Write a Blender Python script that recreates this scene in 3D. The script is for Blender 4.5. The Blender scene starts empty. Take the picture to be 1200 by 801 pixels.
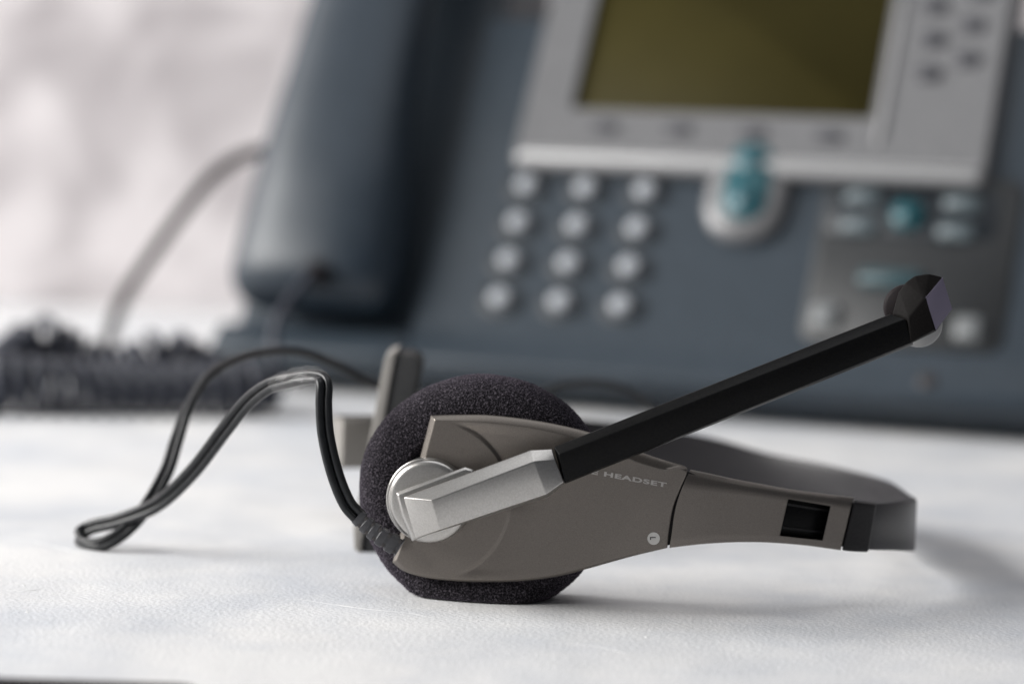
import bpy, bmesh, math, random
import numpy as np
from mathutils import Vector, noise

random.seed(4); RNG = np.random.default_rng(4)
S = 0.001                                  # everything below is written in millimetres
scene = bpy.context.scene
C = scene.collection

# ------------------------------------------------------------------ camera
CAM_H, PITCH, ROLL, FPX = 107.0, 0.08515, 0.03293, 3333.0
cam = bpy.data.cameras.new('camera'); camo = bpy.data.objects.new('camera', cam); C.objects.link(camo)
cam.sensor_width = 36; cam.lens = FPX / 1200 * 36
cam.clip_start = 0.02; cam.clip_end = 20
cf = np.array([0, math.cos(PITCH), -math.sin(PITCH)]); cu = np.array([0, math.sin(PITCH), math.cos(PITCH)]); cx = np.array([1., 0, 0])
CX = math.cos(ROLL) * cx + math.sin(ROLL) * cu
CU = -math.sin(ROLL) * cx + math.cos(ROLL) * cu
from mathutils import Matrix
m = Matrix(((CX[0], CU[0], -cf[0], 0), (CX[1], CU[1], -cf[1], 0), (CX[2], CU[2], -cf[2], CAM_H * S), (0, 0, 0, 1)))
camo.matrix_world = m
cam.dof.use_dof = True; cam.dof.focus_distance = 0.594; cam.dof.aperture_fstop = 8.0; cam.dof.aperture_blades = 9
scene.camera = camo

# ------------------------------------------------------------------ world and lamps
w = bpy.data.worlds.new('World'); scene.world = w; w.use_nodes = True
bg = w.node_tree.nodes['Background']; bg.inputs[0].default_value = (0.86, 0.90, 1.0, 1); bg.inputs[1].default_value = 0.08

def area(name, loc, target, sx, sy, power, col):
    l = bpy.data.lights.new(name, 'AREA'); l.shape = 'RECTANGLE'; l.size = sx * S; l.size_y = sy * S
    l.energy = power; l.color = col
    o = bpy.data.objects.new(name, l); C.objects.link(o); o.location = Vector(loc) * S
    d = Vector(target) - Vector(loc); o.rotation_euler = d.to_track_quat('-Z', 'Y').to_euler()
    return o
area('window_light', (-1500, 590, 740), (0, 610, 0), 1450, 700, 47.0, (1.0, 0.985, 0.96))
area('overhead_fill', (0, 650, 1500), (0, 650, 0), 1300, 1000, 5.0, (0.97, 0.98, 1.0))  # added soft fill from above, stands in for ceiling bounce
scene.view_settings.view_transform = 'Standard'; scene.view_settings.look = 'None'
scene.view_settings.exposure = 0.14; scene.view_settings.gamma = 1.0
scene.cycles.max_bounces = 8

# ------------------------------------------------------------------ placing helpers (a point seen at x, y in the photograph at a real depth)
def P(px, py, Y):
    d = cf + CX * (px - 600) / FPX - CU * (py - 400.5) / FPX
    return np.array([0, 0, CAM_H]) + d * (Y / d[1])
def Q(p):
    d = np.array(p, float) - np.array([0, 0, CAM_H]); z = d @ cf
    return 600 + FPX * (d @ CX) / z, 400.5 - FPX * (d @ CU) / z

# ------------------------------------------------------------------ materials
def mat(name, col, rough=0.5, metal=0.0, spec=0.5, coat=0.0, coat_rough=0.1):
    m_ = bpy.data.materials.new(name); m_.use_nodes = True
    b = m_.node_tree.nodes['Principled BSDF']
    b.inputs['Base Color'].default_value = (*col, 1); b.inputs['Roughness'].default_value = rough
    b.inputs['Metallic'].default_value = metal; b.inputs['Specular IOR Level'].default_value = spec
    b.inputs['Coat Weight'].default_value = coat; b.inputs['Coat Roughness'].default_value = coat_rough
    return m_
def N(m_, t, **kw):
    n_ = m_.node_tree.nodes.new(t)
    for k, v in kw.items():
        if k in n_.inputs: n_.inputs[k].default_value = v
        else: setattr(n_, k, v)
    return n_
def link(m_, a, b): m_.node_tree.links.new(a, b)
def grain(m_, scale, col_a, col_b, bump=0.0, dist=0.0001, detail=3.0, rough=None, lo=0.35, hi=0.65):
    """noise in object space: tints the colour between col_a and col_b and adds fine relief"""
    b = m_.node_tree.nodes['Principled BSDF']
    tc = N(m_, 'ShaderNodeTexCoord'); nz = N(m_, 'ShaderNodeTexNoise', Scale=scale, Detail=detail)
    link(m_, tc.outputs['Object'], nz.inputs['Vector'])
    rp = N(m_, 'ShaderNodeValToRGB'); e = rp.color_ramp.elements
    e[0].position = lo; e[0].color = (*col_a, 1); e[1].position = hi; e[1].color = (*col_b, 1)
    link(m_, nz.outputs['Fac'], rp.inputs[0]); link(m_, rp.outputs[0], b.inputs['Base Color'])
    if bump:
        bp = N(m_, 'ShaderNodeBump', Strength=bump, Distance=dist)
        link(m_, nz.outputs['Fac'], bp.inputs['Height']); link(m_, bp.outputs[0], b.inputs['Normal'])
    if rough:
        mr = N(m_, 'ShaderNodeMapRange'); mr.inputs['To Min'].default_value = rough[0]; mr.inputs['To Max'].default_value = rough[1]
        link(m_, nz.outputs['Fac'], mr.inputs['Value']); link(m_, mr.outputs[0], b.inputs['Roughness'])
    return m_

M = {}
M['taupe'] = grain(mat('taupe_metallic_paint', (.2, .18, .165), .38, .7), 5200, (.166, .148, .132), (.212, .19, .171), .2, .00004)
M['taupe_light'] = grain(mat('light_taupe_paint', (.36, .345, .32), .45, .15), 2600, (.235, .222, .205), (.285, .27, .25), .15, .00005)
M['silver'] = grain(mat('satin_silver_paint', (.62, .61, .6), .32, .93), 3000, (.46, .445, .425), (.53, .515, .495), .12, .00004)
M['black_gloss'] = grain(mat('black_plastic', (.006, .006, .006), .34, 0, .10), 1800, (.0045, .0045, .005), (.0075, .0075, .0075), .06, .00003)
M['black_satin'] = grain(mat('dark_satin_plastic', (.014, .013, .014), .45, 0, .22), 2200, (.012, .011, .012), (.02, .019, .02), .2, .00005)
M['band'] = grain(mat('charcoal_band_plastic', (.045, .043, .045), .36, 0, .3), 1500, (.026, .025, .027), (.036, .034, .037), .08, .00004)
M['mic_black'] = grain(mat('matt_black_brown_plastic', (.01, .009, .009), .65, 0, .08), 2200, (.006, .0052, .0052), (.009, .008, .0078), .1, .00004)
M['mic_brown'] = mat('dark_brown_plastic', (.03, .024, .024), .4)
M['mic_violet'] = mat('violet_grey_plastic', (.19, .17, .235), .5)  # lighter violet grey than the rest of the head
M['mic_bounce'] = mat('bounce_lit_plastic', (.30, .30, .30), .45)  # pale tone carries the bounce light from the table
M['mic_cap'] = mat('dark_warm_grey_plastic', (.014, .011, .012), .6, 0, .1)
M['rubber'] = grain(mat('black_rubber', (.02, .02, .02), .55), 900, (.016, .016, .017), (.026, .026, .026), .2, .0001)
M['cable'] = grain(mat('black_cable_sheath', (.022, .024, .027), .33, 0, .32), 500, (.012, .013, .015), (.019, .02, .022), .15, .00008)
M['cord'] = mat('charcoal_cord_sheath', (.040, .044, .060), .42, 0, .4)
M['relief'] = grain(mat('charcoal_soft_plastic', (.05, .05, .055), .45), 900, (.045, .045, .05), (.062, .062, .068), .2, .0001)
M['print'] = mat('pale_print', (.5, .48, .46), .5)
M['badge'] = mat('pale_badge', (.55, .54, .52), .4)
M['ink'] = mat('dark_print', (.05, .045, .045), .5)
M['slate'] = grain(mat('slate_blue_plastic', (.075, .10, .125), .45), 220, (.023, .035, .048), (.029, .042, .057), .15, .0001)
M['slate_dark'] = grain(mat('dark_slate_plastic', (.025, .03, .038), .5), 220, (.022, .027, .034), (.03, .035, .043), .15, .0001)
M['handset'] = grain(mat('handset_plastic', (.055, .075, .095), .42), 220, (.016, .026, .038), (.021, .032, .046), .1, .0001)
M['phone_silver'] = grain(mat('phone_silver_plastic', (.42, .42, .43), .38, .2), 300, (.17, .17, .175), (.195, .195, .20), .1, .0001)
M['phone_silver_bright'] = grain(mat('phone_bright_silver_plastic', (.6, .6, .61), .33, .2), 300, (.31, .31, .315), (.34, .34, .345), .1, .0001)
M['lip'] = mat('edge_highlight_plastic', (.46, .46, .465), .35, .2)  # surround plastic with the lip's highlight put into the colour
M['panel'] = grain(mat('warm_grey_panel', (.075, .078, .08), .5), 300, (.022, .024, .026), (.028, .030, .032), .1, .0001)
M['key'] = mat('pale_grey_key', (.38, .40, .43), .32)
M['key_ring'] = mat('shaded_key_well', (.014, .019, .025), .5)  # shadow round the key caps put into the colour
M['key_dark'] = mat('dark_grey_button', (.06, .06, .07), .4)
M['pale_grey'] = mat('pale_grey_button', (.20, .21, .215), .4)
M['bar'] = mat('dim_teal_bar', (.035, .075, .088), .4)
M['nav_key'] = mat('light_teal_key', (.05, .14, .17), .35)
M['teal'] = mat('teal_button', (.012, .085, .105), .35)
M['pale_blue'] = mat('pale_blue_grey_button', (.11, .138, .152), .4)
M['lcd'] = grain(mat('olive_display', (.085, .07, .012), .6, 0, .1), 30, (.034, .028, .006), (.040, .033, .0072))
M['net_cable'] = mat('grey_brown_cable_sheath', (.012, .009, .009), .7, 0, .1)
# foam: dark open-celled sponge with pale cell walls
fm = mat('black_foam', (.02, .017, .025), .95, 0, .15)
b = fm.node_tree.nodes['Principled BSDF']
tc = N(fm, 'ShaderNodeTexCoord'); vo = N(fm, 'ShaderNodeTexVoronoi', Scale=3300.0); vo.feature = 'F1'
nz = N(fm, 'ShaderNodeTexNoise', Scale=2300.0, Detail=4.0)
link(fm, tc.outputs['Object'], vo.inputs['Vector']); link(fm, tc.outputs['Object'], nz.inputs['Vector'])
mu = N(fm, 'ShaderNodeMath', operation='MULTIPLY'); link(fm, vo.outputs['Distance'], mu.inputs[0]); link(fm, nz.outputs['Fac'], mu.inputs[1])
rp = N(fm, 'ShaderNodeValToRGB'); e = rp.color_ramp.elements
e[0].position = .22; e[0].color = (.0035, .0032, .0042, 1); e[1].position = .52; e[1].color = (.115, .102, .118, 1)
link(fm, mu.outputs[0], rp.inputs[0]); link(fm, rp.outputs[0], b.inputs['Base Color'])
bp = N(fm, 'ShaderNodeBump', Strength=1.0, Distance=.0004); link(fm, mu.outputs[0], bp.inputs['Height']); link(fm, bp.outputs[0], b.inputs['Normal'])
b.inputs['Sheen Weight'].default_value = .12; b.inputs['Sheen Tint'].default_value = (.8, .65, .9, 1)
M['foam'] = fm
# clear film for the added reflection streaks on the cable
cl = mat('streak_film', (.35, .35, .35), .12, 0, .5); b = cl.node_tree.nodes['Principled BSDF']
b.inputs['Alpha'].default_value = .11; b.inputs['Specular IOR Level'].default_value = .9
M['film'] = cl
# table: white painted plaster board, faint blue-grey clouds, fine pits
tb = mat('white_plaster_table', (.78, .78, .79), .6, 0, .3); b = tb.node_tree.nodes['Principled BSDF']
tc = N(tb, 'ShaderNodeTexCoord')
n1 = N(tb, 'ShaderNodeTexNoise', Scale=13.0, Detail=7.0, Roughness=.62); link(tb, tc.outputs['Object'], n1.inputs['Vector'])
mp = N(tb, 'ShaderNodeMapping'); mp.inputs['Scale'].default_value = (1, .45, 1); mp.inputs['Rotation'].default_value = (0, 0, .12); link(tb, tc.outputs['Object'], mp.inputs['Vector'])
n2 = N(tb, 'ShaderNodeTexNoise', Scale=45.0, Detail=5.0); link(tb, mp.outputs[0], n2.inputs['Vector'])
r1 = N(tb, 'ShaderNodeValToRGB'); e = r1.color_ramp.elements
e[0].position = .36; e[0].color = (.66, .68, .715, 1); e[1].position = .6; e[1].color = (.83, .825, .82, 1)
r2 = N(tb, 'ShaderNodeValToRGB'); e = r2.color_ramp.elements
e[0].position = .3; e[0].color = (.90, .905, .915, 1); e[1].position = .62; e[1].color = (1, 1, 1, 1)
link(tb, n1.outputs['Fac'], r1.inputs[0]); link(tb, n2.outputs['Fac'], r2.inputs[0])
mx = N(tb, 'ShaderNodeMix', data_type='RGBA', blend_type='MULTIPLY'); mx.inputs[0].default_value = 1
link(tb, r1.outputs[0], mx.inputs[6]); link(tb, r2.outputs[0], mx.inputs[7]); link(tb, mx.outputs[2], b.inputs['Base Color'])
n3 = N(tb, 'ShaderNodeTexNoise', Scale=900.0, Detail=3.0); link(tb, tc.outputs['Object'], n3.inputs['Vector'])
n4 = N(tb, 'ShaderNodeTexNoise', Scale=120.0, Detail=4.0); link(tb, mp.outputs[0], n4.inputs['Vector'])
b1 = N(tb, 'ShaderNodeBump', Strength=.6, Distance=.0003); link(tb, n3.outputs['Fac'], b1.inputs['Height'])
b2 = N(tb, 'ShaderNodeBump', Strength=.14, Distance=.0012); link(tb, n4.outputs['Fac'], b2.inputs['Height']); link(tb, b1.outputs[0], b2.inputs['Normal'])
link(tb, b2.outputs[0], b.inputs['Normal'])
M['table'] = tb
wl_ = mat('white_plaster_wall', (.7, .68, .68), .8, 0, .2); b = wl_.node_tree.nodes['Principled BSDF']
tc = N(wl_, 'ShaderNodeTexCoord'); n1 = N(wl_, 'ShaderNodeTexNoise', Scale=15.0, Detail=2.5, Roughness=.5, Distortion=.5)
link(wl_, tc.outputs['Object'], n1.inputs['Vector'])
r1 = N(wl_, 'ShaderNodeValToRGB'); e = r1.color_ramp.elements
e[0].position = .34; e[0].color = (.40, .37, .38, 1); e[1].position = .58; e[1].color = (.73, .69, .695, 1)
link(wl_, n1.outputs['Fac'], r1.inputs[0]); link(wl_, r1.outputs[0], b.inputs['Base Color'])
M['wall'] = wl_

# ------------------------------------------------------------------ mesh helpers
ORI = {}
def empty(name, loc, label=None, cat=None, group=None):
    o = bpy.data.objects.new(name, None); C.objects.link(o); o.location = Vector(loc) * S; o.empty_display_size = .01
    ORI[o.name] = np.array(loc, float)
    if label: o['label'] = label; o['category'] = cat
    if group: o['group'] = group
    return o
def obj(name, verts, faces, mt, parent=None, origin=None, bevel=0, seg=2, ang=32, label=None, smooth=True, bev_ang=28):
    v = np.array(verts, float)
    if origin is None: origin = v.mean(0)
    origin = np.array(origin, float)
    me = bpy.data.meshes.new(name)
    me.from_pydata(((v - origin) * S).tolist(), [], [list(map(int, f)) for f in faces])
    bm = bmesh.new(); bm.from_mesh(me)
    bmesh.ops.remove_doubles(bm, verts=bm.verts, dist=1e-7)
    bmesh.ops.recalc_face_normals(bm, faces=bm.faces)
    if bevel:
        es = [e_ for e_ in bm.edges if len(e_.link_faces) == 2 and e_.calc_face_angle(0) > math.radians(bev_ang)]
        bmesh.ops.bevel(bm, geom=es, offset=bevel * S, segments=seg, profile=.5, affect='EDGES', clamp_overlap=True)
    bm.to_mesh(me); bm.free()
    if smooth:
        me.polygons.foreach_set('use_smooth', [True] * len(me.polygons)); me.set_sharp_from_angle(angle=math.radians(ang))
    me.materials.append(mt)
    o = bpy.data.objects.new(name, me); C.objects.link(o)
    ORI[o.name] = origin
    if parent is not None:
        o.parent = parent; o.location = Vector(origin - ORI[parent.name]) * S
    else: o.location = Vector(origin) * S
    if label: o['label'] = label
    return o
def copy_at(src, origin, parent):
    o = src.copy(); C.objects.link(o); o.parent = parent; ORI[o.name] = np.array(origin, float)
    o.location = Vector(ORI[o.name] - ORI[parent.name]) * S
    return o
def loft(rings, cap0=True, cap1=True, closed=True):
    """rings: list of equal-length point lists"""
    n_ = len(rings[0]); v = [p for r in rings for p in r]; f = []
    for i in range(len(rings) - 1):
        for j in range(n_ if closed else n_ - 1):
            k = (j + 1) % n_
            f.append((i * n_ + j, i * n_ + k, (i + 1) * n_ + k, (i + 1) * n_ + j))
    if cap0: f.append(tuple(range(n_))[::-1])
    if cap1: f.append(tuple((len(rings) - 1) * n_ + j for j in range(n_)))
    return v, f
def catmull(pts, per=12):
    p = np.array(pts, float); p = np.vstack([2 * p[0] - p[1], p, 2 * p[-1] - p[-2]]); out = []
    for i in range(1, len(p) - 2):
        for t in np.linspace(0, 1, per, endpoint=False):
            a, b_, c, d = p[i - 1], p[i], p[i + 1], p[i + 2]
            out.append(.5 * ((2 * b_) + (-a + c) * t + (2 * a - 5 * b_ + 4 * c - d) * t * t + (-a + 3 * b_ - 3 * c + d) * t ** 3))
    out.append(p[-2]); return np.array(out)
def tube(path, r, n_=12, cap=True):
    path = np.array(path, float); T = np.gradient(path, axis=0); T /= np.linalg.norm(T, axis=1)[:, None]
    up = np.array([0, 0, 1.]) if abs(T[0][2]) < .9 else np.array([1., 0, 0])
    a = np.cross(T[0], up); a /= np.linalg.norm(a); rings = []
    for i in range(len(path)):
        a = a - T[i] * (a @ T[i]); a /= np.linalg.norm(a); b_ = np.cross(T[i], a)
        ri = r[i] if hasattr(r, '__len__') else r
        rings.append([path[i] + ri * (math.cos(q) * a + math.sin(q) * b_) for q in np.linspace(0, 2 * math.pi, n_, endpoint=False)])
    return loft(rings, cap, cap)
def join(*vf):
    V_, F_ = [], []
    for v, f in vf:
        k = len(V_); V_ += list(v); F_ += [tuple(i + k for i in q) for q in f]
    return V_, F_
def resample(pts, step, extra=None):
    p = np.array(pts, float); out = []
    for i in range(len(p)):
        a, b_ = p[i], p[(i + 1) % len(p)]; n_ = max(1, int(np.linalg.norm((b_ - a)[:2]) / step))
        for t in range(n_): out.append(a + (b_ - a) * t / n_)
    return np.array(out)

# ------------------------------------------------------------------ setting: table and wall
g = 24
tv = [(x, y, 0) for y in np.linspace(150, 1378, g) for x in np.linspace(-1200, 1200, g)]
tf = [(j * g + i, j * g + i + 1, (j + 1) * g + i + 1, (j + 1) * g + i) for j in range(g - 1) for i in range(g - 1)]
o = obj('tabletop', tv, tf, M['table'], origin=(0, 0, 0)); o['kind'] = 'structure'
table = o
def ridge(pts, w_, h_, name='plaster_ridge'):
    c = catmull([ground(x, y) for x, y in pts], 16); T_ = np.gradient(c, axis=0); T_ /= np.linalg.norm(T_, axis=1)[:, None]
    s_ = np.stack([-T_[:, 1], T_[:, 0], 0 * T_[:, 0]], 1); secs_ = []
    for i_, p in enumerate(c):
        t_ = i_ / (len(c) - 1); k_ = math.sin(math.pi * t_) ** .5 * (.6 + .5 * noise.noise(Vector(p * .35)) + .15) + .02; k_ = max(.03, k_)
        secs_.append([p + s_[i_] * w_ * a * k_ + np.array([0, 0, b_ * h_ * k_ - .03]) for a, b_ in ((-1, 0), (-.5, .8), (0, 1), (.5, .8), (1, 0))])
    v, f = loft(secs_, False, False, False); obj(name, v, f, M['plaster'], table, ang=80)
def ground(px, py):
    d = cf + CX * (px - 600) / FPX - CU * (py - 400.5) / FPX
    return np.array([0, 0, CAM_H]) - d * CAM_H / d[2]
M['plaster'] = mat('white_plaster', (.79, .79, .79), .55, 0, .3)
ridge([(338, 700), (380, 706), (430, 713), (480, 718), (520, 726)], .32, .11)
ridge([(-5, 629), (40, 634), (85, 645), (110, 648)], .45, .18)
ridge([(0, 690), (30, 692), (60, 688)], .25, .12)
ridge([(640, 752), (700, 757), (742, 768)], .22, .10)
gv, gf = [], []
for _ in range(420):
    px_, py_ = RNG.uniform(-20, 1220), RNG.uniform(640, 800); p = ground(px_, py_); r_ = RNG.uniform(.08, .26) * (1.8 if RNG.random() < .05 else 1)
    k_ = len(gv); n_ = 7; jit = RNG.uniform(.7, 1.3, n_)
    gv += [p + np.array([r_ * jit[q] * math.cos(2 * math.pi * q / n_), r_ * jit[q] * math.sin(2 * math.pi * q / n_), -.01]) for q in range(n_)] + [p + np.array([0, 0, r_ * .45])]
    gf += [(k_ + q, k_ + (q + 1) % n_, k_ + n_) for q in range(n_)]
o = obj('plaster_grains', gv, gf, M['plaster'], table, ang=80); o['kind'] = 'stuff'
o = obj('wall', [(-1300, 1380, -60), (1300, 1380, -60), (1300, 1380, 900), (-1300, 1380, 900), (-1300, 1400, -60), (1300, 1400, -60), (1300, 1400, 900), (-1300, 1400, 900)],
        [(0, 1, 2, 3), (5, 4, 7, 6), (0, 4, 5, 1), (3, 2, 6, 7), (1, 5, 6, 2), (0, 3, 7, 4)], M['wall'], origin=(0, 1380, 0)); o['kind'] = 'structure'

# ================================================================== HEADSET
headset = empty('headset', (0, 640, 0), 'taupe and black headset lying on its side on the white tabletop, foam cushion forward', 'headset')

def yfront(X):
    """depth of the outer face of the near arm of the U, seen in plan"""
    cv = .0020 * min(0, X - 8) ** 2
    if X <= 20: return 597 - .10 * X + cv
    if X < 98: y2 = 670 - 76.3 * (1 - ((X - 20) / 78) ** 2.5) ** (1 / 2.5)
    else: y2 = 670
    t = min(1, max(0, (X - 20) / 30)); t = t * t * (3 - 2 * t)
    return (597 - .10 * X) * (1 - t) + y2 * t
def PS(px, py, off=0.0):
    Y = 596
    for _ in range(12): Y = .3 * Y + .7 * (yfront(P(px, py, Y)[0]) - off)
    return P(px, py, Y)
EN = np.array([-.208, -.978, 0]); EA = np.array([.978, -.208, 0]); EZ = np.array([0, 0, 1.])   # outward normal of the ear piece and its axes

FN = np.array([-.17, -.9854, 0]); FA = np.array([.9854, -.17, 0])
# --- foam cushion: lathe with cells
fc = P(567, 579.5, 608.5)
prof = [(0, 0)]
prof = [(r, -4.6 - 2.7 * (r / 15.8) ** 5) for r in np.linspace(0.01, 15.8, 50)]
for a in np.linspace(-math.pi / 2, math.pi / 2, 128):
    prof.append((16.2 + 9.3 * math.copysign(abs(math.cos(a)) ** .86, math.cos(a)), (8.0 if a < 0 else 9.0) * math.sin(a) * (abs(math.sin(a)) ** -.12 if abs(math.sin(a)) > .01 else 1)))
prof += [(r, 8.6) for r in np.linspace(15, .01, 14)]
NA = 760; fv = []
pr = np.array(prof)
dp = np.gradient(pr, axis=0); dn = np.stack([dp[:, 1], -dp[:, 0]], 1); dn /= np.linalg.norm(dn, axis=1)[:, None] + 1e-9
if dn[110][0] < 0: dn = -dn
for i, (r, h) in enumerate(pr):
    for j in range(NA):
        q = 2 * math.pi * j / NA; dr = FA * math.cos(q) * 1.075 + EZ * math.sin(q) * 1.015
        p = fc + dr * r - FN * h
        nv = dr * dn[i][0] - FN * dn[i][1]
        lump = noise.noise(Vector(p * .12)) * .35
        cell = noise.noise(Vector(p * 2.1)) * .13 + noise.noise(Vector(p * 3.9)) * .10 + (RNG.random() - .5) * .12
        fade = min(1, r / 8)
        p = p + nv * (lump + cell) * fade
        if p[2] < 5 and h < 0: p = p + FN * 3.6 * ((5 - max(0, p[2])) / 5) ** 2 * min(1, -h / 5)
        if p[2] < 1.6: p[2] = .08 + .08 * (cell + .15) + 1.5 * math.exp((p[2] - 1.6) / .9)
        fv.append(p)
np_ = len(pr)
ff = [(i * NA + j, i * NA + (j + 1) % NA, (i + 1) * NA + (j + 1) % NA, (i + 1) * NA + j) for i in range(np_ - 1) for j in range(NA)]
obj('ear_cushion', fv, ff, M['foam'], headset, ang=180, label='round black foam cushion flattened where it rests')

# --- ear housing: outline with its own bevel widths, filled with a relief surface
def smooth_outline(ctrl, step=2.0):
    """ctrl rows: x, y, bevel width, corner flag; spans between corners are splined"""
    n_ = len(ctrl); start = next(i for i in range(n_) if ctrl[i][3]); c = ctrl[start:] + ctrl[:start] + [ctrl[start]]
    out = []; span = [c[0]]
    for q in c[1:]:
        span.append(q)
        if q[3]:
            s = catmull([t[:3] for t in span], 14) if len(span) > 2 else np.linspace(span[0][:3], span[-1][:3], 24)
            L = np.concatenate([[0], np.cumsum(np.linalg.norm(np.diff(s[:, :2], axis=0), axis=1))])
            k_ = max(2, int(L[-1] / step)); tt = np.linspace(0, L[-1], k_, endpoint=False)
            out += [[np.interp(t, L, s[:, i]) for i in range(3)] for t in tt]
            span = [q]
    return np.array(out)
HO = [(505, 486.5, 6, 1), (540, 485.5, 7.5, 0), (580, 486.5, 8.5, 0), (640, 494.5, 9, 0), (700, 509, 10, 0), (758, 532, 11, 0), (802, 545.5, 10, 1),
      (805.5, 551, 1.0, 0), (798, 571, 1.0, 0), (789.5, 592, 1.0, 0), (784.5, 618, 1.0, 0), (782, 641.5, 1.2, 1),
      (740, 651.5, 2.2, 0), (690, 665.5, 2.5, 0), (655, 674.5, 2.5, 0), (615, 680, 2.5, 0), (575, 681.5, 2.5, 0), (535, 680.5, 2.5, 0), (500, 676.5, 3, 0), (474, 669, 3.5, 0), (460, 658.5, 4, 1),
      (468, 628, 6, 0), (480, 590, 5, 0), (489, 548, 6, 0), (493, 532, 6, 0)]
ol = smooth_outline(HO)
cc = np.array([610., 590.])
def inset(poly, wd):
    """move every outline point along its ray to the centre so that it ends wd inside the edge"""
    p = poly[:, :2]; a = np.roll(p, 1, 0); b_ = np.roll(p, -1, 0)
    t = b_ - a; t /= np.linalg.norm(t, axis=1)[:, None]; n_ = np.stack([-t[:, 1], t[:, 0]], 1)
    d = cc - p; d /= np.linalg.norm(d, axis=1)[:, None]; c = np.clip(np.abs((d * n_).sum(1)), .38, 1)
    k_ = wd / c
    for _ in range(2): k_ = .25 * np.roll(k_, 1) + .5 * k_ + .25 * np.roll(k_, -1)
    return p + d * k_[:, None]
def relief(px, py):
    d = math.hypot(px - 505, py - 585)
    up = 1.0 if py < 560 else (.32 if py > 600 else 1.0 - .68 * (py - 560) / 40)
    e_ = 0.0
    if d > 91 and px > 520:
        ed = max(0.0, min(1.0, (np.hypot(ol[:, 0] - px, ol[:, 1] - py) - ol[:, 2]).min() / 14.0)); sx = min(1, (px - 520) / 34)
        e_ = -.8 * up * math.exp(-(d - 93) / 22.0) * min(1, (d - 91) / 4) * ed * ed * (3 - 2 * ed) * sx * sx * (3 - 2 * sx)
    return e_
rings = []
for (fr, of) in [(0, -5.5), (0, -1.35), (.18, -1.02), (.42, -.68), (.72, -.33), (.94, -.10), (1.06, 0.0)]:
    q = inset(ol, ol[:, 2] * fr)
    sc = np.minimum(1, ol[:, 2] / 7.0)
    rings.append([PS(q[i][0], q[i][1], of * sc[i] if of > -5 else of) for i in range(len(ol))])
qi = inset(ol, ol[:, 2] * 1.06)
for t in np.linspace(0, 1, 84)[1:]:
    q = qi * (1 - t) + cc * t
    rings.append([PS(a[0], a[1], relief(a[0], a[1])) for a in q])
v, f = loft(rings, True, False)
obj('ear_housing', v, f, M['taupe'], headset, ang=50)

# --- arm sleeve with the adjuster window cut through its face
top_o = np.array([(808.5, 551), (835, 556.5), (860, 562), (890, 567.5), (923, 573.5), (960, 578.5), (1000, 583.5)])
top_f = np.array([(803.5, 561), (832, 565), (860, 568.6), (890, 573), (923, 578.5), (960, 584), (998, 590)])
bot_f = np.array([(784.5, 641), (812, 637.6), (840, 635.3), (872, 634.2), (905, 635), (945, 638.3), (985, 643.8)])
def sub(p, k_=8): return catmull(p, k_)
to, tf_, bf = sub(top_o), sub(top_f), sub(bot_f)
def leftcurve(t): return np.interp(t, [0, .25, .5, .75, 1], [0, -1.5, -4.0, -3.2, 0])
secs = []
for i in range(len(to)):
    u = i / (len(to) - 1); row = []
    fo = min(1, u * 30 + .45, (1 - u) * 30 + .45)
    for t in np.linspace(0, 1, 14):
        q = bf[i] * (1 - t) + tf_[i] * t; q = q + np.array([leftcurve(t) * (1 - u), 0])
        row.append(PS(q[0], q[1], (-.25 if t in (0.0, 1.0) else 0.0)))
    row.append(PS(*(tf_[i] * .55 + to[i] * .45), -.7)); row.append(PS(to[i][0], to[i][1], -1.6))
    row.append(PS(to[i][0] + 1, to[i][1] - 1.2, -4.6)); row.append(PS(bf[i][0], bf[i][1] - 1, -4.6)); row.append(PS(bf[i][0], bf[i][1] + .6, -1.0))
    secs.append(row)
v, f = loft(secs)
sleeve = obj('arm_sleeve', v, f, M['taupe'], headset, ang=35)
WH = [(923.5, 584), (973.5, 592.5), (964, 633), (913.5, 627.5)]
cut = [[PS(x, y, 2.0) for x, y in WH], [PS(x, y, -3.4) for x, y in WH]]
v, f = loft(cut)
cutter = obj('cutter', v, f, M['black_satin'])
md = sleeve.modifiers.new('b', 'BOOLEAN'); md.object = cutter; md.solver = 'EXACT'
cutter.parent = None
bpy.context.view_layer.update()
dg = bpy.context.evaluated_depsgraph_get()
nm = bpy.data.meshes.new_from_object(sleeve.evaluated_get(dg)); sleeve.modifiers.clear()
nm.set_sharp_from_angle(angle=math.radians(35)); nm.name = 'arm_sleeve'; sleeve.data = nm
bpy.data.objects.remove(cutter)
# joint behind the seam between housing and sleeve
jr = []
for off in (-1.0, -4.4):
    jr.append([PS(x, y, off) for x, y in [(800, 549), (815, 556), (806, 580), (797, 600), (793, 636), (776, 640), (777, 615), (783, 590), (792, 566)]])
v, f = loft(jr); obj('seam_joint', v, f, M['black_satin'], headset)
# window frame bevel and the dark slider inside
wc = np.mean(WH, 0)
def wq(s, off): return [PS(wc[0] + (x - wc[0]) * s, wc[1] + (y - wc[1]) * s, off) for x, y in WH]
v, f = loft([wq(.985, -3.3), wq(.985, -2.6)], True, True)
win = obj('size_window', v, f, M['black_gloss'], sleeve, bevel=.1, label='dark recessed window of the size adjuster')
ribs = []
for (ya, yb) in [(.12, .18), (.74, .80)]:
    q = [PS(*(np.array(WH[0]) * (1 - ya) + np.array(WH[3]) * ya), -2.2), PS(*(np.array(WH[1]) * (1 - ya) + np.array(WH[2]) * ya), -2.2),
         PS(*(np.array(WH[1]) * (1 - yb) + np.array(WH[2]) * yb), -2.2), PS(*(np.array(WH[0]) * (1 - yb) + np.array(WH[3]) * yb), -2.2)]
    q2 = [p + np.array([0, .5, 0]) for p in q]; ribs.append(loft([q, q2]))
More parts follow.
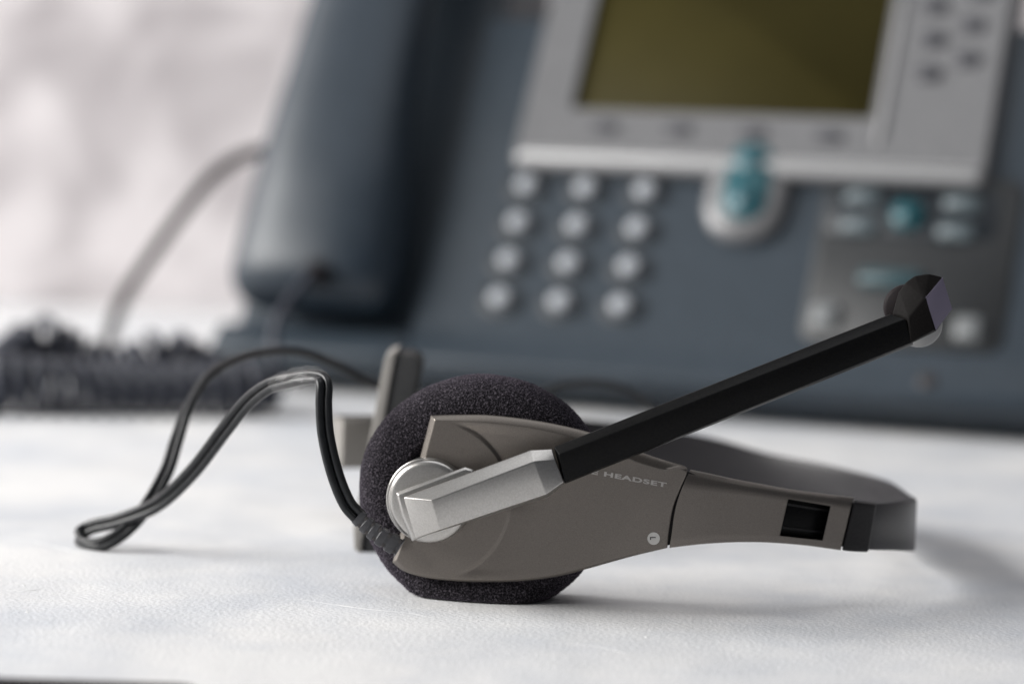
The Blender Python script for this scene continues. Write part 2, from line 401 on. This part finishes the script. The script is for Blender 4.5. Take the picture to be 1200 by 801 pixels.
v, f = join(*ribs); obj('slider_rib', v, f, M['black_satin'], sleeve)

# --- dark end block on the arm
cap_t = [(1000.5, 587.5), (1013, 589), (1027, 591)]; cap_b = [(986.5, 644.5), (1001, 646), (1017.5, 646.5)]
cap_t = sub(np.array(cap_t), 5); cap_b = sub(np.array(cap_b), 5); secs = []
for a, b_ in zip(cap_t, cap_b):
    row = [PS(*(b_ * (1 - t) + a * t), .35) for t in np.linspace(0, 1, 8)]
    row += [PS(a[0] + .5, a[1] - 2.5, -4.8), PS(b_[0], b_[1] - 1, -4.8)]
    secs.append(row)
v, f = loft(secs); obj('arm_end_block', v, f, M['black_satin'], headset, bevel=.45, seg=3)

# --- headband: strip following the U
plan = []
for X in np.linspace(70, 80, 6): plan.append((X, yfront(X) + 2.4))
for a in np.linspace(0, 1, 60):
    th = -math.pi / 2 + a * math.pi                        # superellipse from near side round the apex to the far side
    c_, s_ = max(0, math.cos(th)), math.sin(th)
    X = 20 + 74.8 * c_ ** (2 / 2.5); Y = 670 + 74 * math.copysign(abs(s_) ** (2 / 2.5), s_)
    if s_ < 0 and X < 82: continue
    plan.append((X, Y))
for X in np.linspace(14, -40, 14): plan.append((X, 744 - (20 - X) * .46))
plan = np.array(plan)
for _ in range(3): plan[1:-1] = .25 * plan[:-2] + .5 * plan[1:-1] + .25 * plan[2:]
L = np.concatenate([[0], np.cumsum(np.linalg.norm(np.diff(plan, axis=0), axis=1))])
apex = int(np.argmax(plan[:, 0]))
def solve_z(px, py, far):
    idx = range(apex, len(plan)) if far else range(0, apex + 1); best = None
    for i in idx:
        lo_, hi_ = -10., 60.
        for _ in range(30):
            z_ = (lo_ + hi_) / 2
            if Q((plan[i][0], plan[i][1], z_))[1] > py: lo_ = z_
            else: hi_ = z_
        x_ = Q((plan[i][0], plan[i][1], z_))[0]
        if best is None or abs(x_ - px) < best[0]: best = (abs(x_ - px), L[i], z_)
    return best[1], best[2]
tp = [solve_z(*a) for a in [(960, 586, 0), (1030, 590.5, 0), (1050, 587, 0)]] + [(L[apex], P(1073, 580, plan[apex][1])[2])] + [solve_z(*a) for a in [(1045, 566, 1), (1000, 553, 1), (900, 532, 1), (830, 512, 1), (700, 491, 1), (500, 488, 1), (403, 489, 1)]]
bt = [solve_z(*a) for a in [(970, 638, 0), (1020, 643.5, 0), (1045, 644, 0)]] + [(L[apex], P(1068, 644, plan[apex][1])[2])]
bt = [(a, max(.25, b_)) for a, b_ in bt]
bt += [(tp[k_][0], tp[k_][1] - 12.6) for k_ in range(4, len(tp))]
tp.sort(); bt.sort()
print('band top', np.round(tp, 1).tolist(), 'bot', np.round(bt, 1).tolist())
zt = np.interp(L, *zip(*tp)); zb = np.interp(L, *zip(*bt))
for _ in range(4): zt[1:-1] = .25 * zt[:-2] + .5 * zt[1:-1] + .25 * zt[2:]; zb[1:-1] = .25 * zb[:-2] + .5 * zb[1:-1] + .25 * zb[2:]
zb = np.maximum(zb, .15)
T = np.gradient(plan, axis=0); T /= np.linalg.norm(T, axis=1)[:, None]; Nn = np.stack([T[:, 1], -T[:, 0]], 1)
secs = []
for i in range(len(plan)):
    row = []; hw = 1.0
    for (a, h) in [(-1, .05), (-1, .5), (-1, .95), (-.75, 1), (.75, 1), (1, .95), (1, .5), (1, .05), (.75, 0), (-.75, 0)]:
        q = plan[i] + Nn[i] * hw * a; row.append((q[0], q[1], zb[i] + (zt[i] - zb[i]) * h))
    secs.append(row)
v, f = loft(secs); obj('headband', v, f, M['band'], headset, ang=40)

# --- far end of the band: hollow light housing box
p0 = P(403, 489, 713); p1 = P(407, 545, 713)
ax = np.array([1, .42, 0]); ax /= np.linalg.norm(ax); ay = np.array([-ax[1], ax[0], 0])
def boxpts(o_, a, b_, c, sa, sb, sc): return [o_ + a * i * sa + b_ * j * sb + c * k_ * sc for k_ in (0, 1) for (i, j) in ((0, 0), (1, 0), (1, 1), (0, 1))]
BF = [(0, 3, 2, 1), (4, 5, 6, 7), (0, 1, 5, 4), (1, 2, 6, 5), (2, 3, 7, 6), (3, 0, 4, 7)]
hz = p0[2] - p1[2]; b0 = np.array([p0[0], 709, p1[2]])
shell = [(boxpts(b0, ax, ay, EZ, 34, 1.4, hz), BF), (boxpts(b0 + ay * 8, ax, ay, EZ, 34, 1.4, hz), BF),
         (boxpts(b0 + ay * 1.4, ax, ay, EZ, 1.4, 6.6, hz), BF), (boxpts(b0 + ay * 1.4 + ax * 1.4, ax, ay, EZ, 32.6, 6.6, hz * .55), BF)]
v, f = join(*shell); obj('far_arm_housing', v, f, M['taupe_light'], headset, bevel=.5, seg=3)

# --- temple pad: tilted slab, light shell with a black rubber face
def slab(px_rows, y0, y1, mt, name, bev, **kw):
    """px_rows: outline in the picture at depth ym, extruded between depths y0 and y1"""
    r0 = [P(x, y, (y0 + y1) / 2 + (y - 525) * -.14) for x, y in px_rows]
    a = [q + np.array([0, y0 - (y0 + y1) / 2, 0]) for q in r0]; c = [q + np.array([0, y1 - (y0 + y1) / 2, 0]) for q in r0]
    mid = np.mean(r0, 0)
    ins = lambda R_, s_, dy: [mid + (q - mid) * s_ + np.array([0, dy + (q[1] - mid[1]) * (1 - s_), 0]) for q in R_]
    v, f = loft([a, c]); return obj(name, v, f, mt, headset, bevel=bev, seg=4, **kw)
sh = [(453, 416), (459, 410), (468, 407.5), (466, 410), (464, 420), (427, 628), (427, 640), (424, 641), (418, 634), (417, 610)]
slab(sh, 676, 697, M['taupe_light'], 'temple_pad_shell', .5)
rb = [(466, 411), (487, 412.5), (495, 419), (496, 428), (463, 590), (456, 625), (448, 639), (437, 641.5), (427, 640), (427, 625)]
slab(rb, 677, 696, M['rubber'], 'temple_pad', .9)
v, f = tube([(-27, 694, 20), (-27, 706, 20), (-27, 712, 20)], 3.2, 16); obj('temple_pad_pivot', v, f, M['taupe_light'], headset)

# --- swivel disc
def lathe(c, axis_n, a, b_, prof_, n_=96):
    rings_ = [[c + axis_n * h + (a * math.cos(q) + b_ * math.sin(q)) * r for q in np.linspace(0, 2 * math.pi, n_, endpoint=False)] for r, h in prof_]
    return loft(rings_)
dc = PS(502.5, 585, 0)
v, f = lathe(dc, EN, EA, EZ, [(9.1, -3), (9.1, 1.0), (9.0, 1.35), (8.8, 1.5), (.5, 1.5)]); obj('pivot_ring', v, f, M['silver'], headset)
dc = PS(506, 585, 0)
v, f = lathe(dc, EN, EA, EZ, [(8.85, .8), (8.85, 2.6), (8.75, 3.1), (8.45, 3.5), (8.0, 3.75), (7.4, 3.85), (4, 3.9), (.3, 3.9)])
piv = obj('boom_pivot', v, f, M['silver'], headset, ang=60)
# raised rib across the disc, under the boom
YB = 587.0
def PB(px, py, h): return P(px, py, YB + h)
pl_o = [(464, 577), (545, 546.5), (556, 550), (560, 600), (483, 634), (470, 603)]
pl_i = [(467, 580), (545, 550.5), (553, 553), (556, 598), (485, 630), (473, 603)]
v, f = loft([[PB(x, y, 10.2) for x, y in pl_o], [PB(x, y, 5.9) for x, y in pl_o], [PB(x, y, 5.2) for x, y in pl_i]])
obj('pivot_rib', v, f, M['silver'], headset, bevel=.2)
# --- silver root of the boom: chamfered bar
Oo = [(473, 582.5), (622, 527), (647, 526), (662.5, 566), (642, 582.5), (487, 630.5)]
Ii = [(506, 586), (626, 540.5), (651, 539), (661, 564), (640, 579), (515.5, 620.5)]
Ih = [0, 0, 1.7, 1.7, 0, 0]
R0 = [PB(x, y, 6.2) for x, y in Oo]; R1 = [PB(x, y, 2.8) for x, y in Oo]; R2 = [PB(x, y, h) for (x, y), h in zip(Ii, Ih)]
v, f = loft([R0, R1, R2], True, False); n6 = 12
f += [(12, 13, 16, 17), (13, 14, 15, 16)]
obj('boom_root', v, f, M['silver'], headset, bevel=.22, seg=3, bev_ang=10, ang=25)

# --- black boom
def bar(o_pts, i_pts, back, mid, front, mt, name, bev):
    R = [[PB(x, y, back[i]) for i, (x, y) in enumerate(o_pts)], [PB(x, y, mid[i]) for i, (x, y) in enumerate(o_pts)], [PB(x, y, front[i]) for i, (x, y) in enumerate(i_pts)]]
    v, f = loft(R); return obj(name, v, f, mt, headset, bevel=bev, seg=2, bev_ang=10, ang=25)
bar([(649, 523.5), (1044, 367.5), (1071, 403.5), (661, 567)], [(655, 532), (1061, 373.5), (1069, 401), (662, 564.5)],
    [5.8] * 4, [3.6] * 4, [1.3] * 4, M['black_gloss'], 'boom_arm', .22)
# --- microphone head
mo = [(1046, 368), (1053, 342.5), (1062, 330.5), (1072, 323.5), (1088, 320.8), (1103.5, 324.5), (1115, 362), (1096.5, 388), (1067, 402.5)]
mi = [(1064, 373.5), (1064.5, 372.5), (1066, 371.5), (1083.5, 349), (1095.5, 386.3), (1095, 387), (1067, 401)]
back = [9.5] * 7
R = [[PB(x, y, 9.5) for x, y in mo], [PB(x, y, 4.6) for x, y in mo]]
V_, F_ = loft(R, True, False)
Hh, E_, F2, I_ = PB(1064.5, 372.5, .9), PB(1083.5, 349, .9), PB(1095, 386.3, .9), PB(1067, 401, .9)
k0 = len(V_); V_ += [Hh, E_, F2, I_]
o7 = [9 + i for i in range(9)]
F_ += [(k0, k0 + 1, k0 + 2, k0 + 3), (o7[8], k0 + 3, k0 + 2, o7[7]), (o7[8], o7[0], k0, k0 + 3), (o7[0], o7[1], k0), (o7[1], o7[2], k0), (o7[2], k0 + 1, k0), (o7[2], o7[3], k0 + 1), (o7[3], o7[4], k0 + 1), (o7[4], o7[5], k0 + 1)]
mh = obj('microphone_head', V_, F_, M['mic_black'], headset, bevel=.35, seg=3, bev_ang=8, ang=42)
V_, F_ = loft([[PB(1083.8, 348.8, 1.0), PB(1103.8, 324.8, 4.55), PB(1115.3, 362, 4.55), PB(1096, 387, 1.0)], [PB(1083.8, 348.8, 2.0), PB(1103.8, 324.8, 6), PB(1113, 362, 6), PB(1096, 386.6, 2.0)]])
v = [np.array(p) + (np.array([.12, -.12, .05])) for p in V_]
obj('end_facet', v, F_, M['mic_violet'], mh, bevel=.08, label='violet grey end facet')
mc = P(1064, 361, YB + 9.0)
v, f = lathe(mc, np.array([0, 1., 0]), EA, EZ, [(4.5, 0), (4.9, .5), (4.9, 2.2), (4.4, 3.0), (.3, 3.2)], 64)
obj('microphone_capsule', v, f, M['mic_cap'], headset, ang=60)
mc = P(1077, 379.5, YB + 11.5)
v, f = lathe(mc, np.array([0, 1., 0]), EA, EZ, [(4.6, 0), (5.0, .5), (5.0, 1.6), (4.5, 2.6), (3.5, 3.4), (.3, 3.7)], 64)
obj('capsule_bounce_rim', v, f, M['mic_bounce'], headset, ang=60)  # added pale disc, paints the table bounce on the capsule's underside

# --- lettering and badge
def text_on(txt, x0, y0, ex, ey, name, mt, parent, off=.09, bold=0.0, sx=1.0):
    c = bpy.data.curves.new(name, 'FONT'); c.body = txt; c.size = 1; c.space_character = 1.12; c.offset = bold
    t = bpy.data.objects.new(name, c); C.objects.link(t); bpy.context.view_layer.update()
    me = bpy.data.meshes.new_from_object(t.evaluated_get(bpy.context.evaluated_depsgraph_get()))
    vs = [v_.co.copy() for v_ in me.vertices]; fs = [tuple(p.vertices) for p in me.polygons]
    bpy.data.objects.remove(t); bpy.data.meshes.remove(me)
    wv = [PS(x0 + v_.x * ex[0] * sx + v_.y * ey[0], y0 + v_.x * ex[1] * sx + v_.y * ey[1], off) for v_ in vs]
    return obj(name, wv, fs, mt, parent, smooth=False), max(v_.x for v_ in vs)
al = math.radians(10.3); hs = 9.3
text_on('E HEADSET', 692.5, 554.6, (hs * math.cos(al), hs * math.sin(al)), (hs * .12, -hs * .78), 'lettering', M['print'], headset, .12, .036, 1.76)
bc = PS(766, 630.5, 0)
v, f = lathe(bc, np.array([-.1, -.995, 0]), np.array([.995, -.1, 0]), EZ, [(1.32, -.3), (1.32, .10), (.1, .11)], 40)
bd = obj('side_badge', v, f, M['badge'], headset, label='round pale badge printed with a letter L')
text_on('L', 761.8, 628.2, (0, 8), (9.5, 0), 'letter_mark', M['ink'], bd, .17, .02)

# --- strain relief
sp = catmull([P(419, 605, 598.5), P(433, 618, 598), P(448, 629, 597.5), P(468, 641, 598)], 20)
secs = []
T = np.gradient(sp, axis=0); T /= np.linalg.norm(T, axis=1)[:, None]
for i, p in enumerate(sp):
    t = i / (len(sp) - 1); n1_ = np.cross(T[i], [0, 1, 0]); n1_ /= np.linalg.norm(n1_); n2_ = np.cross(T[i], n1_)
    ridge = 1.0 if (t * 5.0) % 1 < .62 else .80
    wd = (1.75 + .5 * t) * ridge; hd = (1.05 + .25 * t) * (ridge * .5 + .5)
    secs.append([p + n1_ * wd * math.copysign(abs(math.cos(q)) ** .6, math.cos(q)) + n2_ * hd * math.copysign(abs(math.sin(q)) ** .6, math.sin(q)) for q in np.linspace(0, 2 * math.pi, 20, endpoint=False)])
v, f = loft(secs); sr = obj('strain_relief', v, f, M['relief'], headset, ang=30)
for s_ in (-1, 1):
    for i in range(5):
        t = (i + .80) / 5.0; j = min(len(sp) - 1, int(t * (len(sp) - 1))); n1_ = np.cross(T[j], [0, 1, 0]); n1_ /= np.linalg.norm(n1_); n2_ = np.array([0, -1., 0])
        c_ = sp[j] + n1_ * s_ * (.95 + .25 * t) + n2_ * (.82 + .25 * t)
        v, f = loft([[c_ + T[j] * a * .36 + n1_ * b_ * .42 + n2_ * d for a, b_ in ((-1, -1), (1, -1), (1, 1), (-1, 1))] for d in (-.6, .14)])
        obj('notch', v, f, M['ink'], sr, bevel=.08)

# --- twin cable
CT = [  # x, y, depth, direction of the second strand (x, depth, z)
    (421, 606, 598.5, (.85, .1, .5)), (406, 588, 598, (.9, .1, .42)), (392, 553, 598, (.97, .1, .2)), (382, 510, 599, (1, .1, 0)), (379.5, 475, 600, (1, .1, 0)), (380, 452, 601, (.95, .3, 0)),
    (376, 443.5, 603, (.6, .6, .5)), (362, 441.5, 606, (0, .8, .6)), (340, 445.5, 610, (-.1, .75, .7)), (316, 452, 615, (-.3, .6, .75)), (290, 471, 621, (-.55, .35, .75)), (262, 505, 628, (-.75, .2, .6)), (225, 553, 637, (-.72, .2, .65)),
    (185, 590, 645, (-.5, .3, .8)), (140, 609, 652, (-.1, .5, .85)), (108, 617, 657, (0, .4, .9)), (93, 627, 657, (.1, .1, 1)), (98, 638, 653, (.1, -.1, 1)), (120, 637, 650, (0, .3, .9)),
    (146, 622, 650, (-.3, .4, .8)), (172, 593, 652, (-.6, .4, .6)), (195, 552, 657, (-.7, .5, .4)), (207, 515, 662, (-.8, .6, .2)), (222, 474, 668, (-.4, .9, .1)), (245, 440, 676, (-.2, 1, .1)),
    (280, 419.5, 688, (0, 1, .1)), (320, 411.5, 700, (0, 1, 0)), (355, 413, 709, (0, 1, 0)), (395, 427, 717, (0, 1, .1)), (440, 450, 725, (0, 1, .1)), (500, 468, 737, (0, 1, .1)), (570, 474, 750, (0, 1, 0)), (625, 463, 765, (0, 1, 0)),
    (660, 450.5, 770, (0, 1, 0)), (700, 448, 772, (0, 1, 0)), (738, 458, 772, (0, 1, 0)), (768, 480, 770, (0, 1, 0)), (800, 515, 768, (0, 1, 0)), (840, 556, 765, (0, 1, 0)), (870, 580, 762, (0, 1, 0))]
pc = catmull([P(a, b_, c) for a, b_, c, d in CT], 10)
dd = catmull([d for a, b_, c, d in CT], 10); dd /= np.linalg.norm(dd, axis=1)[:, None]
T = np.gradient(pc, axis=0); T /= np.linalg.norm(T, axis=1)[:, None]
dd = dd - T * (dd * T).sum(1)[:, None]; dd /= np.linalg.norm(dd, axis=1)[:, None]
pc[:, 2] = np.maximum(pc[:, 2], .85)
wr = .92
s1, s2 = pc - dd * wr * .97, pc + dd * wr * .97
s1[:, 2] = np.maximum(s1[:, 2], wr + .05); s2[:, 2] = np.maximum(s2[:, 2], wr + .05)
v, f = join(tube(s1, wr, 14), tube(s2, wr, 14)); obj('twin_cable', v, f, M['cable'], headset, ang=60)
# clear sleeve added round the bend, stands in for reflections on the sheath
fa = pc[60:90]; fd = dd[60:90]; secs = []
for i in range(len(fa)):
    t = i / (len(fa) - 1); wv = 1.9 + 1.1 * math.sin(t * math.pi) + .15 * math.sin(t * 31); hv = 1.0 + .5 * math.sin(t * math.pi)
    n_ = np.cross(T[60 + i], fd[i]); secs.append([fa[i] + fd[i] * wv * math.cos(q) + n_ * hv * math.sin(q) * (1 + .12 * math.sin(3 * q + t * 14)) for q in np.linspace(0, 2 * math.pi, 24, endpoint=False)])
v, f = loft(secs, False, False); obj('streak_film', v, f, M['film'], headset, ang=70, label='thin clear sleeve added for pale reflection streaks at the cable bend')

# ================================================================== DESK PHONE
yaw, tilt = .349, 1.023
PO = np.array([-5.08, 1000, 37.2])
U = np.array([math.cos(yaw), -math.sin(yaw), 0]); NH = np.array([math.sin(yaw), math.cos(yaw), 0])
Vv = np.array([0, 0, math.sin(tilt)]) + math.cos(tilt) * NH; Wn = np.cross(U, Vv)
if Wn[1] > 0: Wn = -Wn
def W(u, v, w_=0): return PO + U * u + Vv * v + Wn * w_
g0 = W(40, -20, 0); phone = empty('desk_phone', (g0[0], g0[1], 0), 'slate blue office desk phone with silver screen surround, standing blurred behind the headset', 'phone')

def profile(fw, vt=117):
    pts = [(vt, fw), (60, fw), (20, fw), (-12, fw)] if fw == 0 else [(vt, fw), (60, fw), (0, fw), (-9, fw), (-13, fw + 5)]
    return pts + [(-17, .6), (-22, 2.2), (-26.5, 3.6), (-29, 3.0), (-31, .5)]
def extrude_profile(u0, u1, fw, vt=117):
    def ring(u):
        r = [W(u, a, b_) for a, b_ in profile(fw, vt)]
        last = r[-1]; base = W(u, -26, 0)
        fp = base + NH * 16; r.append(np.array([fp[0], fp[1], .8]) )
        bk = W(u, vt, -22); r.append(np.array([bk[0], bk[1], .8])); r.append(bk)
        return r
    us = np.linspace(u0, u1, 6)
    return loft([ring(u) for u in us])
v, f = extrude_profile(-30, 192, 0); obj('body', v, f, M['slate'], phone, bevel=1.2, seg=3, ang=40)
v, f = extrude_profile(-104, -30.4, -13, 214); obj('handset_cradle', v, f, M['slate'], phone, bevel=1.2, seg=3, ang=40)

def rrect(u0, u1, v0, v1, r, n_=6):
    out = []
    for cu_, cv_, a0 in ((u1 - r, v1 - r, 0), (u0 + r, v1 - r, 90), (u0 + r, v0 + r, 180), (u1 - r, v0 + r, 270)):
        for i in range(n_ + 1):
            a = math.radians(a0 + 90 * i / n_); out.append((cu_ + r * math.cos(a), cv_ + r * math.sin(a)))
    return out
def plate(name, u0, u1, v0, v1, r, w0, w1, mt, parent, ch=.8, **kw):
    a = rrect(u0, u1, v0, v1, r); b_ = rrect(u0 + ch, u1 - ch, v0 + ch, v1 - ch, max(.1, r - ch * .5))
    v, f = loft([[W(x, y, w0) for x, y in a], [W(x, y, w1 - ch) for x, y in a], [W(x, y, w1) for x, y in b_]])
    return obj(name, v, f, mt, parent, ang=50, **kw)
# silver surround with a real opening for the screen
out = rrect(-5.5, 165.8, 50.8, 176, 4, 8); inn = rrect(12.2, 123, 75.4, 160, 1.5, 8); o2 = rrect(-4.1, 164.4, 52.2, 174.5, 3.5, 8)
v, f = loft([[W(x, y, -14) for x, y in out], [W(x, y, 4.2) for x, y in out], [W(x, y, 6) for x, y in o2], [W(x, y, 5.2) for x, y in inn], [W(x, y, 1.5) for x, y in inn]], True, False)
surround = obj('screen_surround', v, f, M['phone_silver'], phone, ang=35)
plate('lower_lip', -4.1, 164.4, 51.6, 58, 2.5, 4.5, 7.4, M['lip'], surround, 2.0)
plate('side_ridge', 125, 129, 64, 170, 1.8, 4.5, 6.2, M['phone_silver'], surround, .8)
plate('screen', 12.0, 123.2, 75.2, 160.2, .5, 1.0, 2.6, M['lcd'], phone, .2)
# soft keys below the screen, dark line buttons to the right
def many(name, pts, hw, hh, r, w0, w1, mt, parent, ch=.7):
    src = None
    for (a, b_) in pts:
        if src is None:
            src = plate(name, a - hw, a + hw, b_ - hh, b_ + hh, r, w0, w1, mt, parent, ch); so = ORI[src.name].copy(); sa = (a, b_)
        else: copy_at(src, so + U * (a - sa[0]) + Vv * (b_ - sa[1]), parent)
many('soft_key', [(26.4, 67.6), (54, 67.8), (81.5, 67.8), (109, 67)], 5.5, 2.2, 1.8, 5, 6.6, M['key_dark'], phone)
many('line_button', [(138.3, 122), (139.8, 108), (140.2, 94), (153.6, 128), (152.8, 114), (153, 100), (138.3, 136), (153.6, 142)], 4.8, 3.1, 2.6, 5, 7, M['key_dark'], phone)
# round-ended navigation panel
v, f = loft([[W(x, y, 0) for x, y in rrect(68.5, 97.5, 26, 62, 13.5, 14)], [W(x, y, 3.6) for x, y in rrect(68.5, 97.5, 26, 62, 13.5, 14)], [W(x, y, 5.2) for x, y in rrect(70.3, 95.7, 27.8, 60, 12, 14)], [W(x, y, 5.9) for x, y in rrect(74.5, 91.5, 32, 58, 8, 14)]])
obj('navigation_panel', v, f, M['phone_silver'], phone, ang=50)
plate('navigation_well', 75.2, 91.4, 32.5, 63, 7.6, 5.6, 6.9, M['teal'], phone, .3)
many('navigation_button', [(83.4, 40.4), (83.2, 55.4)], 5.2, 5.2, 5.0, 6.6, 8.4, M['nav_key'], phone, 1.3)
# keypad: wells with the shadow round the caps in their colour, and domed caps
wells, keys = None, None
for i in range(4):
    for j in range(3):
        a, b_ = j * 22.3 + 1.4, (3 - i) * 15.33 - 1.3
        for nm_, r_, w0_, w1_, mt_ in (('key_well', 8.6, -.5, .35, 'key_ring'), ('key', 4.0, .2, 4.2, 'key')):
            src = wells if nm_ == 'key_well' else keys
            if src is None:
                n_ = 28; cir = lambda r, w__, sy=.78: [W(a + r * math.cos(q), b_ + r * sy * math.sin(q), w__) for q in np.linspace(0, 2 * math.pi, n_, endpoint=False)]
                if nm_ == 'key_well': v, f = loft([cir(r_, w0_), cir(r_, w1_), cir(r_ - .6, w1_ + .2)])
                else: v, f = loft([cir(r_, w0_, .85), cir(r_, w1_ - 1, .85), cir(r_ * .92, w1_ - .3, .85), cir(r_ * .6, w1_ + .15, .85), cir(.2, w1_ + .25, .85)])
                s_ = obj(nm_, v, f, M[mt_], phone, ang=60)
                if nm_ == 'key_well': wells, wo = s_, ORI[s_.name].copy()
                else: keys, ko = s_, ORI[s_.name].copy()
                ab = (a, b_)
            else: copy_at(src, (wo if nm_ == 'key_well' else ko) + U * (a - ab[0]) + Vv * (b_ - ab[1]), phone)
# right-hand button panel
plate('button_panel', 110, 179, -10.5, 56, 6, -.5, 1.0, M['panel'], phone, .6)
many('feature_button', [(124, 46), (158.4, 45), (124.4, 34.6), (157.8, 34)], 6.6, 3.1, 2.6, .8, 3.4, M['pale_blue'], phone, 1.2)
plate('button_gap', 112, 171, 31, 51, 5, .9, 1.35, M['key_ring'], phone, .3)
plate('help_button', 134.6, 146.6, 34, 45.6, 5.6, .8, 4.0, M['teal'], phone, 1.4)
plate('volume_rocker', 127, 150, 11.5, 18, 3, .8, 3.2, M['bar'], phone, 1.0)
many('square_button', [(118, -.4), (167, -2.4)], 4.6, 4.6, 1.8, .8, 3.4, M['pale_grey'], phone, 1.2)
c_ = W(156.5, -23.2, 2.3); v, f = lathe(c_, Wn, U, Vv, [(3, -1.5), (3, .9), (2.4, 1.2), (.2, 1.2)], 24); obj('microphone_hole', v, f, M['mic_brown'], phone)

# ------------------------------------------------------------------ handset resting in the cradle
hs_c = W(-60, 30, 10)
secs = []
HP = [(-10.6, -68, 18, 2, 12), (-10.2, -68, 25, -4, 17), (-8, -68, 29, -7, 20.5), (-3, -68, 31, -9, 23.5), (6, -68, 31.5, -10, 25.5), (20, -68.2, 31, -10, 27), (36, -68.6, 29.8, -6, 28), (58, -69.6, 27.4, 0, 28), (80, -70.3, 25.3, 3, 27.5),
      (110, -71, 24, 4, 27), (140, -71, 24, 3, 27.5), (165, -70, 27, -2, 28), (185, -69, 29, -8, 26.5), (200, -68, 29, -10, 24), (210, -68, 25, -6, 19), (213, -68, 18, 0, 12)]
hp = catmull(HP, 5)
for (a, uc, hw, wb, wt) in hp:
    wm = (wb + wt) / 2; hh = (wt - wb) / 2
    secs.append([W(uc + hw * math.copysign(abs(math.cos(q)) ** .84, math.cos(q)), a, wm + hh * math.copysign(abs(math.sin(q)) ** .8, math.sin(q))) for q in np.linspace(0, 2 * math.pi, 40, endpoint=False)])
v, f = loft(secs)
handset = obj('handset', v, f, M['handset'], origin=W(-60, -18, 0), ang=60)
handset['label'] = 'smooth slate handset resting in the cradle at the left of the desk phone'; handset['category'] = 'handset'
jk = P(372, 322, 975)
jc = W(-60, -6.5, 24)
v, f = lathe(jc, Wn, U, Vv, [(4.2, -4), (4.2, 1.4), (3.4, 2.4), (.3, 2.6)], 24); obj('jack', v, f, M['net_cable'], handset)

# ------------------------------------------------------------------ coiled cord
ct = W(-60, -7.5, 26.5)
lead = [ct, ct + np.array([-3, -8, -4])]
lead += [P(335, 358, 955), P(322, 385, 948), P(322, 420, 942), P(330, 448, 940), P(325, 462, 938)]
lead = catmull(lead, 10)
ax1 = catmull([P(325, 464, 938), P(290, 456, 934), P(230, 456, 930), P(160, 457, 926), P(100, 456, 922), P(40, 450, 916), P(-30, 444, 912)], 60)
ax2 = catmull([P(-30, 470, 905), P(-5, 440, 925), P(18, 416, 948), P(46, 396, 955), P(78, 412, 958), P(118, 432, 958), P(160, 428, 958), P(194, 411, 958), P(228, 428, 960), P(270, 446, 962), P(318, 452, 966)], 60)
def helix(axp, R_, pitch, ppt=14):
    L_ = np.concatenate([[0], np.cumsum(np.linalg.norm(np.diff(axp, axis=0), axis=1))]); n_ = int(L_[-1] / pitch * ppt)
    tt = np.linspace(0, L_[-1], n_); c_ = np.stack([np.interp(tt, L_, axp[:, i]) for i in range(3)], 1)
    T_ = np.gradient(c_, axis=0); T_ /= np.linalg.norm(T_, axis=1)[:, None]; out = []
    a = np.cross(T_[0], [0, 0, 1]); a /= np.linalg.norm(a)
    for i in range(n_):
        a = a - T_[i] * (a @ T_[i]); a /= np.linalg.norm(a); b_ = np.cross(T_[i], a); q = 2 * math.pi * tt[i] / pitch
        rr = R_ * min(1, .25 + i / ppt / 1.5, .25 + (n_ - i) / ppt / 1.5)
        out.append(c_[i] + rr * (a * math.cos(q) + b_ * math.sin(q)))
    return np.array(out)
h1 = helix(ax1, 7.2, 5.9); h2 = helix(ax2, 6.2, 5.4)
for h_ in (h1, h2): h_[:, 2] = np.maximum(h_[:, 2], 2.4)
v, f = join(tube(lead, 1.7, 8), tube(h1, 2.5, 10), tube(h2, 2.2, 10))
cord = obj('coiled_cord', v, f, M['cord'], ang=80, origin=(-150, 935, 0)); cord['label'] = 'black coiled handset cord heaped on the table at the left of the phone'; cord['category'] = 'cord'

# ------------------------------------------------------------------ cable standing up behind the phone
v, f = tube(catmull([P(350, 172, 1090), P(318, 174, 1095), P(280, 185, 1100), (P(250, 206, 1105)), P(222, 238, 1108), P(180, 296, 1112), P(142, 356, 1115), P(120, 424, 1120)], 12), 2.4, 10)
nc = obj('network_cable', v, f, M['net_cable']); nc['label'] = 'grey brown cable arching from behind the desk phone down to the table'; nc['category'] = 'cable'

# ------------------------------------------------------------------ dark flat edge at the very front left
e0 = P(238, 800.3, 488); 
pts = rrect(-260, e0[0], 380, 488, 5, 6)
v, f = loft([[(x, y, .2) for x, y in pts], [(x, y, e0[2] - .4) for x, y in pts], [(x * 1.0 if x < 0 else x, y, e0[2]) for x, y in rrect(-259.5, e0[0] - .5, 380.5, 487.5, 4.6, 6)]])
fc_ = obj('flat_case', v, f, M['net_cable'], ang=50); fc_['label'] = 'dark rounded flat case whose edge just shows at the lower left border'; fc_['category'] = 'case'
